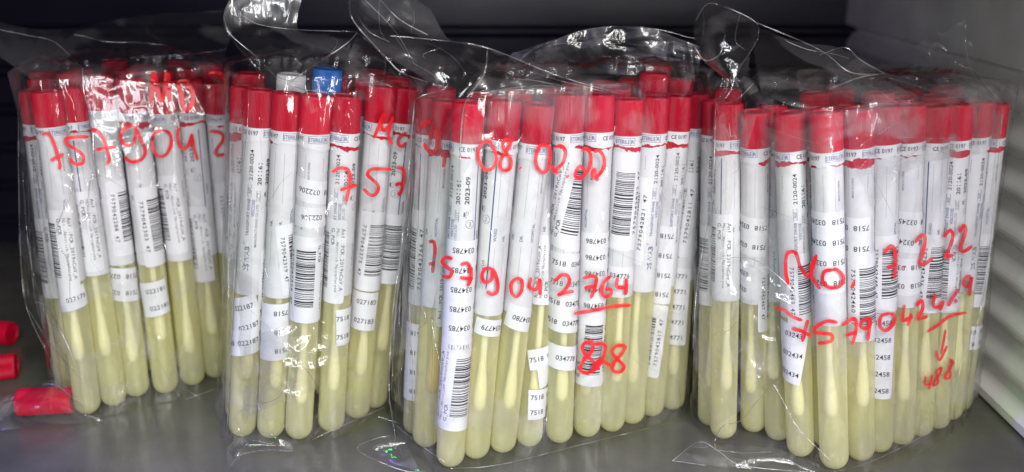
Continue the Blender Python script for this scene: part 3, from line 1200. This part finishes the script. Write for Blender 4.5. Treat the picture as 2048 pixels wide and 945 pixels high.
FLAPS = {
 'A': [([[(165, 150, 447), (300, 165, 454), (455, 172, 470)], [(182, 250, 444), (310, 230, 452), (455, 215, 468)], [(200, 350, 442), (330, 262, 450), (455, 238, 467)]], False),
       ([[(-20, 40, 470), (110, 60, 480), (300, 30, 500), (470, 20, 510)], [(-20, 95, 462), (110, 85, 470), (280, 90, 490), (460, 80, 500)],
         [(60, 160, 455), (165, 140, 458), (280, 130, 480), (450, 110, 490)], [(40, 190, 452), (160, 170, 449), (290, 158, 462), (455, 150, 470)]], False),
       ([[(36, 190, 460), (70, 185, 456), (120, 180, 452)], [(36, 350, 462), (60, 350, 452), (90, 350, 447)], [(45, 580, 462), (75, 590, 450), (110, 600, 444)],
         [(100, 720, 462), (125, 730, 452), (150, 740, 446)], [(112, 800, 462), (140, 810, 454), (170, 830, 447)]], False),
       ([[(-10, 800, 5), (60, 775, 14), (110, 760, 16), (165, 790, 9)], [(-10, 830, 3), (60, 815, 16), (110, 805, 15), (170, 822, 6)], [(-10, 862, 1), (60, 856, 1), (120, 850, 1), (205, 842, 1)]], True)],
 'B': [([[(462, 240, 424), (480, 235, 414), (500, 230, 410)], [(458, 500, 424), (480, 500, 412), (505, 500, 408)], [(455, 850, 424), (480, 850, 412), (500, 845, 407)]], False),
       ([[(472, 700, 416), (540, 660, 402), (650, 640, 408)], [(470, 790, 416), (560, 740, 400), (655, 720, 406)], [(474, 850, 414), (560, 806, 400), (650, 770, 406)]], False),
       ([[(480, -40, 432), (540, -40, 434), (610, -30, 438)], [(447, 33, 426), (500, 58, 430), (600, 62, 436)], [(470, 90, 424), (545, 130, 424), (715, 66, 430)],
         [(530, 160, 420), (585, 165, 416), (700, 100, 424)], [(500, 180, 418), (600, 182, 412), (760, 168, 416)]], False),
       ([[(715, 66, 430), (745, 90, 432), (790, 120, 442)], [(690, 130, 422), (768, 135, 424), (815, 150, 434)], [(690, 175, 414), (765, 172, 416), (825, 180, 424)]], False),
       ([[(458, 870, 8), (500, 860, 10), (575, 875, 9)], [(453, 895, 4), (500, 890, 8), (585, 893, 4)], [(456, 940, 1), (500, 908, 2), (590, 905, 1)]], True)],
 'C': [([[(690, -40, 398), (760, -40, 402), (860, 20, 405)], [(705, 40, 390), (770, 50, 395), (900, 80, 400)], [(770, 110, 385), (830, 100, 388), (975, 97, 392)],
         [(880, 178, 378), (905, 150, 380), (965, 150, 378)], [(830, 197, 388), (890, 203, 378), (925, 207, 374)]], False),
       ([[(925, 207, 374), (1010, 196, 380), (1110, 190, 392), (1240, 191, 408), (1390, 188, 432)], [(960, 150, 382), (1040, 150, 390), (1120, 165, 400), (1230, 178, 414), (1388, 168, 436)],
         [(975, 97, 392), (1050, 118, 400), (1110, 140, 408), (1210, 150, 420), (1390, 138, 440)]], False),
       ([[(1000, 175, 430), (1120, 150, 440), (1240, 150, 448), (1395, 165, 455)], [(1020, 110, 436), (1120, 92, 445), (1250, 90, 452), (1400, 120, 458)],
         [(1040, 100, 440), (1180, 58, 450), (1290, 55, 455), (1400, 95, 460)]], False),
       ([[(808, 300, 404), (826, 290, 396), (840, 280, 392)], [(803, 480, 406), (818, 480, 396), (834, 480, 392)], [(780, 700, 408), (800, 700, 398), (822, 700, 394)], [(782, 800, 408), (800, 810, 400), (825, 830, 396)]], False),
       ([[(718, 890, 9), (770, 872, 14), (800, 875, 12)], [(719, 900, 6), (768, 890, 8), (812, 890, 7)], [(722, 908, 2), (775, 925, 2), (840, 942, 1)]], True)],
 'D': [([[(1690, 222, 386), (1800, 214, 396), (2002, 214, 434)], [(1700, 300, 384), (1800, 280, 395), (2002, 270, 434)], [(1745, 420, 388), (1830, 335, 398), (2000, 300, 434)]], False),
       ([[(1392, 560, 402), (1480, 520, 392), (1590, 596, 384)], [(1385, 700, 402), (1470, 690, 390), (1580, 690, 382)], [(1425, 858, 402), (1490, 812, 388), (1545, 768, 382)]], False),
       ([[(1428, 235, 402), (1470, 220, 390), (1520, 215, 384)], [(1424, 400, 402), (1450, 380, 394), (1475, 360, 388)], [(1400, 560, 402), (1430, 540, 396), (1440, 520, 392)]], False),
       ([[(1390, 30, 402), (1415, 5, 404), (1452, 15, 406), (1512, 45, 404)], [(1388, 70, 398), (1430, 60, 392), (1470, 70, 392), (1516, 80, 396)],
         [(1408, 122, 396), (1440, 108, 388), (1480, 110, 388), (1500, 105, 392)], [(1450, 165, 394), (1457, 165, 386), (1475, 160, 384), (1500, 150, 388)],
         [(1432, 212, 392), (1440, 208, 384), (1475, 200, 380), (1520, 180, 384)]], False),
       ([[(1500, 50, 405), (1600, 85, 410), (1690, 100, 412), (1770, 145, 415), (1880, 170, 425), (1960, 160, 440), (2006, 205, 440)],
         [(1510, 110, 394), (1600, 140, 390), (1690, 165, 392), (1770, 175, 398), (1870, 190, 410), (1950, 195, 425), (2006, 230, 436)],
         [(1520, 183, 382), (1590, 212, 372), (1680, 222, 372), (1770, 215, 388), (1850, 212, 402), (1940, 208, 418), (2003, 250, 432)]], False),
       ([[(1770, 140, 440), (1850, 80, 450), (1935, 40, 455)], [(1800, 170, 435), (1900, 130, 445), (1955, 120, 450)], [(1880, 192, 430), (1950, 192, 435), (2005, 206, 440)]], False),
       ([[(1400, 882, 14), (1450, 890, 16), (1560, 900, 10), (1640, 930, 6)], [(1372, 900, 8), (1440, 910, 8), (1540, 920, 5), (1630, 945, 2)], [(1345, 922, 1), (1430, 932, 2), (1520, 940, 2), (1620, 958, 1)]], True)],
}
FOLDS = {
 'A': (455, [([(0, 60), (60, 72), (110, 85), (165, 138)], .3), ([(165, 138), (168, 185), (185, 250), (187, 320), (200, 352), (180, 362), (175, 430), (160, 445)], .85),
             ([(38, 190), (37, 350), (44, 560), (62, 640), (100, 720), (118, 800)], .25), ([(55, 606), (92, 612), (130, 680), (150, 730)], .35), ([(60, 625), (95, 680), (140, 735), (172, 762)], .35),
             ([(0, 862), (60, 856), (210, 842), (330, 812), (450, 772)], .25), ([(160, 345), (110, 470), (135, 520), (140, 600)], .3), ([(20, 800), (60, 775), (110, 770), (150, 800), (165, 812)], .3)]),
 'B': (420, [([(447, 33), (462, 70), (520, 120), (560, 165)], .35), ([(715, 66), (690, 90), (630, 130), (590, 158), (583, 168), (610, 180), (690, 188)], .4), ([(480, 28), (520, 50), (600, 60), (715, 64)], .22),
             ([(498, 180), (494, 260), (472, 500), (458, 760), (453, 893)], .3), ([(462, 240), (458, 500), (455, 700)], .2), ([(715, 66), (765, 110), (770, 140), (762, 172)], .3),
             ([(452, 895), (455, 938), (472, 918), (500, 905), (580, 905), (640, 872), (770, 815)], .3), ([(474, 850), (472, 830), (500, 812), (550, 800), (574, 772)], .35),
             ([(500, 620), (560, 680), (620, 750), (640, 790)], .25), ([(487, 880), (481, 888), (488, 893), (497, 884)], .2)]),
 'C': (384, [([(700, -10), (705, 40), (770, 112), (805, 147), (880, 172), (886, 180), (835, 197), (826, 240), (806, 470), (786, 620), (778, 780), (790, 850)], .33),
             ([(780, 72), (870, 80), (975, 96), (1110, 150), (1240, 188)], .35), ([(975, 96), (968, 150), (932, 203), (922, 270), (918, 420)], .4), ([(760, 0), (800, 40), (855, 70)], .25),
             ([(718, 890), (770, 873), (785, 890), (792, 898), (790, 870), (778, 800)], .28), ([(718, 890), (722, 906), (800, 940), (850, 945)], .28), ([(730, 0), (790, 62), (830, 130)], .2),
             ([(870, 600), (863, 640), (878, 720), (890, 790)], .28), ([(838, 600), (852, 640), (835, 660)], .25), ([(790, 850), (840, 890), (890, 925)], .25), ([(1025, 110), (1100, 85), (1180, 58), (1290, 55), (1390, 78)], .2),
             ([(818, 220), (812, 400), (790, 640), (783, 790)], .2), ([(900, 938), (1000, 930), (1150, 893), (1345, 845)], .2)]),
 'D': (390, [([(1516, 78), (1500, 105), (1455, 170), (1433, 210), (1430, 270), (1424, 400), (1395, 560), (1386, 700)], .33), ([(1440, 212), (1475, 198), (1510, 165)], .4),
             ([(1392, 40), (1415, 8), (1452, 15), (1512, 45), (1516, 80)], .28), ([(1390, 95), (1410, 122), (1440, 108), (1450, 70)], .3), ([(1512, 45), (1640, 100), (1700, 145), (1770, 148)], .28),
             ([(1640, 110), (1690, 95), (1720, 120), (1770, 148)], .3), ([(1770, 148), (1720, 155), (1660, 178)], .3), ([(2004, 208), (2002, 260), (1966, 600), (1920, 740), (1906, 832)], .25),
             ([(1345, 922), (1398, 884), (1440, 905), (1485, 932), (1620, 945)], .3), ([(1545, 768), (1510, 808), (1482, 842), (1446, 852), (1430, 882), (1432, 900)], .38),
             ([(1548, 770), (1565, 800), (1600, 862), (1660, 920)], .28), ([(1420, 520), (1500, 517), (1560, 556), (1600, 600)], .3), ([(1345, 922), (1450, 935), (1500, 928)], .22),
             ([(1668, 944), (1740, 925), (1850, 870), (1906, 832)], .22), ([(1930, 50), (1940, 130), (2004, 206)], .2), ([(1480, 30), (1470, 80), (1490, 100)], .25)]),
}
WRITE = {
 'A': [(60, 130, 4.295, 7.5, [
    [(100, 600), (150, 590), (190, 640), (225, 740), (255, 850), (252, 900)], [(175, 825), (230, 795), (290, 770)],
    [(505, 620), (420, 620), (330, 630), (305, 645), (330, 690), (400, 730), (455, 780), (455, 840), (410, 855), (370, 840), (335, 795)],
    [(520, 560), (570, 565), (620, 620), (660, 720), (680, 800), (670, 840), (650, 850)], [(560, 730), (650, 718), (740, 705)],
    [(915, 560), (870, 525), (810, 550), (780, 610), (800, 675), (850, 695), (895, 660), (915, 560), (950, 640), (990, 730), (970, 800), (900, 835), (850, 825), (815, 790)],
    [(1130, 560), (1070, 590), (1050, 670), (1075, 760), (1130, 790), (1185, 750), (1215, 660), (1195, 585), (1130, 560)],
    [(1275, 540), (1270, 640), (1300, 710), (1340, 715), (1370, 670), (1390, 590)], [(1390, 590), (1405, 700), (1440, 820)],
    [(1535, 575), (1600, 575), (1655, 600), (1650, 660), (1600, 730), (1610, 775), (1690, 770)]]),
   (60, 130, 4.295, 11, [
    [(1035, 330), (1050, 200), (1060, 60)], [(1060, 60), (1100, 230), (1130, 320)], [(1130, 320), (1165, 200), (1180, 80), (1200, 320)],
    [(1275, 150), (1300, 260), (1310, 350)], [(1260, 160), (1340, 150), (1390, 220), (1400, 300), (1370, 370), (1310, 380)],
    [(1530, 75), (1600, 70), (1670, 110), (1690, 200)]])],
 'B': [(660, 220, 4.725, 7.5, [
    [(415, 270), (470, 130), (520, 20)], [(520, 20), (490, 150), (500, 205)], [(500, 205), (560, 150), (600, 60)], [(600, 60), (560, 180), (560, 270), (590, 330)],
    [(725, 215), (660, 260), (645, 320), (680, 345), (725, 310)],
    [(20, 590), (80, 555), (160, 560), (190, 620), (185, 720), (165, 810), (155, 870)], [(95, 760), (170, 735), (255, 710)],
    [(580, 565), (480, 560), (390, 565), (355, 610), (400, 660), (450, 710), (455, 760), (420, 805), (370, 800), (315, 745)],
    [(625, 545), (685, 560), (700, 620), (690, 720), (660, 790), (635, 800)], [(615, 715), (650, 700), (695, 710)]])],
 'C': [(830, 230, 5.12, 8.0, [
    [(75, 130), (120, 75), (175, 80), (180, 130), (160, 200), (155, 270)], [(95, 290), (120, 350), (170, 390), (215, 350), (225, 270), (215, 180), (220, 150)],
    [(260, 150), (250, 240), (250, 320), (270, 395)], [(305, 395), (300, 470), (290, 540)],
    [(790, 290), (740, 270), (680, 300), (645, 390), (660, 480), (720, 560), (790, 550), (830, 470), (820, 380), (780, 300)],
    [(980, 260), (920, 260), (900, 310), (930, 380), (980, 460), (970, 550), (910, 570), (870, 530), (890, 440), (940, 370), (980, 290), (975, 260)],
    [(1075, 545)], [(1350, 310), (1280, 320), (1240, 420), (1245, 520), (1300, 590), (1360, 560), (1380, 450), (1380, 350), (1350, 310)],
    [(1440, 330), (1500, 320), (1540, 380), (1520, 480), (1450, 560), (1410, 590)], [(1400, 520), (1440, 580), (1470, 600)], [(1560, 630)],
    [(1700, 370), (1760, 350), (1800, 420), (1790, 520), (1750, 600), (1690, 650), (1640, 630), (1660, 560), (1700, 530), (1740, 580)],
    [(1830, 380), (1890, 370), (1935, 450), (1930, 540), (1880, 620), (1830, 650), (1815, 590), (1840, 560), (1850, 620), (1870, 680)]]),
   (840, 470, 3.15, 8.0, [
    [(55, 45), (85, 45), (95, 100), (85, 180), (78, 240)], [(55, 185), (95, 180)], [(205, 150), (160, 145), (140, 170), (170, 205), (200, 230), (185, 265), (140, 262)],
    [(255, 190), (300, 180), (320, 230), (320, 280), (300, 325)], [(250, 270), (290, 275), (335, 275)],
    [(455, 215), (410, 215), (390, 260), (410, 300), (450, 280), (460, 220), (490, 300), (485, 360), (450, 375), (420, 355)],
    [(610, 270), (575, 310), (580, 370), (610, 390), (640, 350), (640, 290), (610, 270)], [(700, 270), (690, 330), (730, 345), (750, 300), (755, 275)], [(755, 275), (757, 330), (755, 380)],
    [(845, 295), (890, 255), (930, 260), (940, 300), (910, 350), (870, 380), (920, 365), (970, 355)],
    [(1025, 275), (1080, 260), (1110, 275), (1100, 340), (1075, 400)], [(1035, 335), (1110, 322)], [(1200, 260), (1160, 300), (1145, 350), (1165, 390), (1200, 375), (1200, 345), (1165, 345)],
    [(1245, 270), (1240, 325), (1290, 335)], [(1300, 275), (1300, 330), (1295, 380)]]),
   (840, 470, 3.15, 8.0, [[(970, 497), (1100, 475), (1230, 450), (1330, 445)]]),
   (840, 470, 3.15, 8.0, [
    [(1085, 665), (1030, 690), (1030, 740), (1090, 800), (1095, 850), (1050, 870), (1010, 850), (1030, 790), (1085, 730), (1085, 665)],
    [(1100, 690), (1160, 690), (1165, 740), (1130, 820), (1100, 850), (1130, 790), (1200, 825)],
    [(1300, 700), (1240, 700), (1210, 740), (1250, 790), (1285, 830), (1260, 865), (1215, 855), (1220, 810), (1270, 750), (1300, 700)]])],
 'D': [(1540, 430, 3.5, 8.0, [
    [(130, 490), (110, 400), (115, 290), (140, 260), (180, 270), (210, 360), (250, 420), (270, 440)], [(270, 440), (300, 370), (325, 280)], [(325, 280), (290, 370), (300, 450), (350, 520)],
    [(440, 385), (380, 400), (370, 470), (420, 510), (490, 500), (515, 440), (470, 385), (440, 385)], [(590, 465), (570, 515)],
    [(800, 270), (840, 220), (870, 240), (880, 330), (870, 450)], [(820, 370), (890, 345)], [(940, 365)],
    [(1015, 195), (1060, 145), (1085, 160), (1075, 250), (1050, 340), (1090, 340), (1140, 300)],
    [(1215, 155), (1260, 110), (1280, 140), (1265, 210), (1235, 280), (1240, 295), (1285, 280)], [(1325, 125), (1355, 75), (1370, 110), (1350, 180), (1330, 240), (1360, 255), (1415, 220)]]),
   (1540, 430, 3.5, 8.0, [
    [(35, 650), (100, 670), (160, 715), (225, 740)], [(150, 795), (220, 815), (290, 850)], [(265, 735), (245, 810), (225, 890)],
    [(475, 755), (400, 745), (330, 780), (310, 820), (370, 830), (430, 840), (430, 880), (380, 895), (335, 900)], [(510, 775), (570, 730), (600, 740), (600, 820), (575, 910)], [(530, 845), (610, 820)],
    [(700, 720), (650, 740), (635, 780), (670, 795), (700, 770), (700, 720), (695, 800), (685, 885)], [(840, 690), (780, 710), (770, 780), (810, 810), (860, 770), (875, 710), (840, 690)],
    [(940, 630), (930, 700), (930, 740), (1000, 715)], [(990, 690), (965, 780)], [(1025, 640), (1060, 600), (1070, 650), (1040, 720), (1045, 730), (1105, 710)],
    [(1155, 550), (1145, 640), (1210, 640)], [(1215, 600), (1190, 670)], [(1320, 520), (1280, 580), (1245, 640)], [(1290, 610), (1312, 598)],
    [(1410, 430), (1370, 440), (1355, 490), (1390, 500), (1410, 440), (1400, 520), (1395, 570)]]),
   (1540, 430, 3.5, 7.0, [[(1100, 820), (1180, 770), (1260, 710), (1375, 685)]]),
   (1780, 600, 4.725, 5.5, [[(525, 280), (505, 400), (480, 520)], [(435, 480), (470, 570), (540, 435)]]),
   (1780, 600, 4.725, 5.5, [[(340, 720), (330, 800), (395, 790)], [(400, 710), (365, 850)],
    [(490, 635), (440, 680), (450, 740), (450, 790), (410, 810), (420, 770), (470, 700), (490, 635)],
    [(570, 560), (600, 600), (560, 640), (570, 700), (560, 740), (520, 740), (540, 690), (580, 630), (570, 560)]])],
}
SPAN = {'A': (60, 450), 'B': (465, 790), 'C': (810, 1350), 'D': (1400, 1960)}
BAG_LABEL = {'A': 'clear plastic bag marked MD and 7579042, leftmost full bag of swab tubes',
             'B': 'clear plastic bag marked Mo 757, holding the blue-capped tube',
             'C': 'clear plastic bag of swab tubes dated 08.02.22 and marked 828',
             'D': 'clear plastic bag marked Mo, 7.2.22 with an arrow to 488'}
for si, key in enumerate('ABCD'):
    root = make_bag(key, BAG_LABEL[key])
    surf = Surface()
    so, V, F = sleeve(BAGS[key], si + 1.0, root)
    inksurf = Surface()
    inksurf.add(V, F)
    inksurf.done()
    surf.add(V, F)
    sheets = []
    for fi, (rows, fl) in enumerate(FLAPS[key]):
        V, F = flap(root, rows, si * 10 + fi + 1.0, floor=fl)
        sheets.append((V, fl))
        surf.add(V, F)
    surf.done()
    fy, lines = FOLDS[key]
    rr = random.Random(si + 400)
    nn_ = 44
    for (FV, is_floor) in sheets:
        for c in range(7 if not is_floor else 4):
            u0, v0, ang = rr.uniform(4, 39), rr.uniform(4, 39), rr.uniform(0, math.pi)
            L = rr.uniform(8, 22)
            pts = []
            for t in range(15):
                e = (t / 14 - 0.5) * L
                i, j = u0 + math.cos(ang) * e, v0 + math.sin(ang) * e + 1.4 * math.sin(t * 0.35)
                if 0 <= i < nn_ - 1 and 0 <= j < nn_ - 1:
                    pts.append(FV[int(round(i)) * nn_ + int(round(j))])
            if len(pts) > 8:
                for _ in range(2):
                    pts = [pts[0]] + [(pts[k - 1] + pts[k] * 2 + pts[k + 1]) / 4 for k in range(1, len(pts) - 1)] + [pts[-1]]
                tube_mesh('film_fold', pts, rr.uniform(0.08, 0.17), M['fold'], root)
    x0, x1 = SPAN[key]
    for c in range(12):
        px, py = rr.uniform(x0, x1), rr.choice((rr.uniform(200, 330), rr.uniform(620, 860), rr.uniform(330, 620)))
        ang, L = rr.choice((1.45, 1.6, 1.2, 0.5, 2.3)) + rr.uniform(-.2, .2), rr.uniform(40, 150)
        pts = [(px + math.cos(ang) * L * t + rr.uniform(-4, 4), py + math.sin(ang) * L * t) for t in (-.5, -.2, .15, .5)]
        fold(root, inksurf, pts, fy, rr.uniform(0.07, 0.15))
    for pts, r in lines:
        fold(root, surf, pts, fy, r)
    for (ox, oy, sc, wd, strokes) in WRITE[key]:
        writing(root, surf if key == 'A' else inksurf, ox, oy, sc, strokes, wd * 0.92, fy)
    keep(None, root)


# ------------------------------------------------------------------ far left: loose cap and lying tubes
def lying(px, py, zc, heading, pitch, label, cap_only=False):
    """tube lying with its cap end at a point of the photograph; heading points from cap to bottom"""
    cap_pt = at_z(px, py, zc)
    d = -Vector((math.cos(heading), math.sin(heading), pitch)).normalized()     # bottom -> cap top
    base = cap_pt - d * TUBE_L
    if cap_only:
        root = tube_root('loose_cap', base, d, 1.0)
        link('cap', CAP['red'], root)
        tag(root, label, 'cap')
    else:
        root = build_tube(base, d, 1.0, 100, 30, 'red', 77)
        tag(root, label, 'swab tube')
    return root


lying(36, 805, 8.0, math.radians(8), -0.02, 'loose red cap lying on its side in the film at lower left', True)
lying(34, 732, 7.0, math.radians(196), 0.0, 'fallen swab tube, its dark red cap end lying nearest the left bag')
lying(24, 668, 7.0, math.radians(170), 0.0, 'fallen swab tube farther back in the dark left corner')
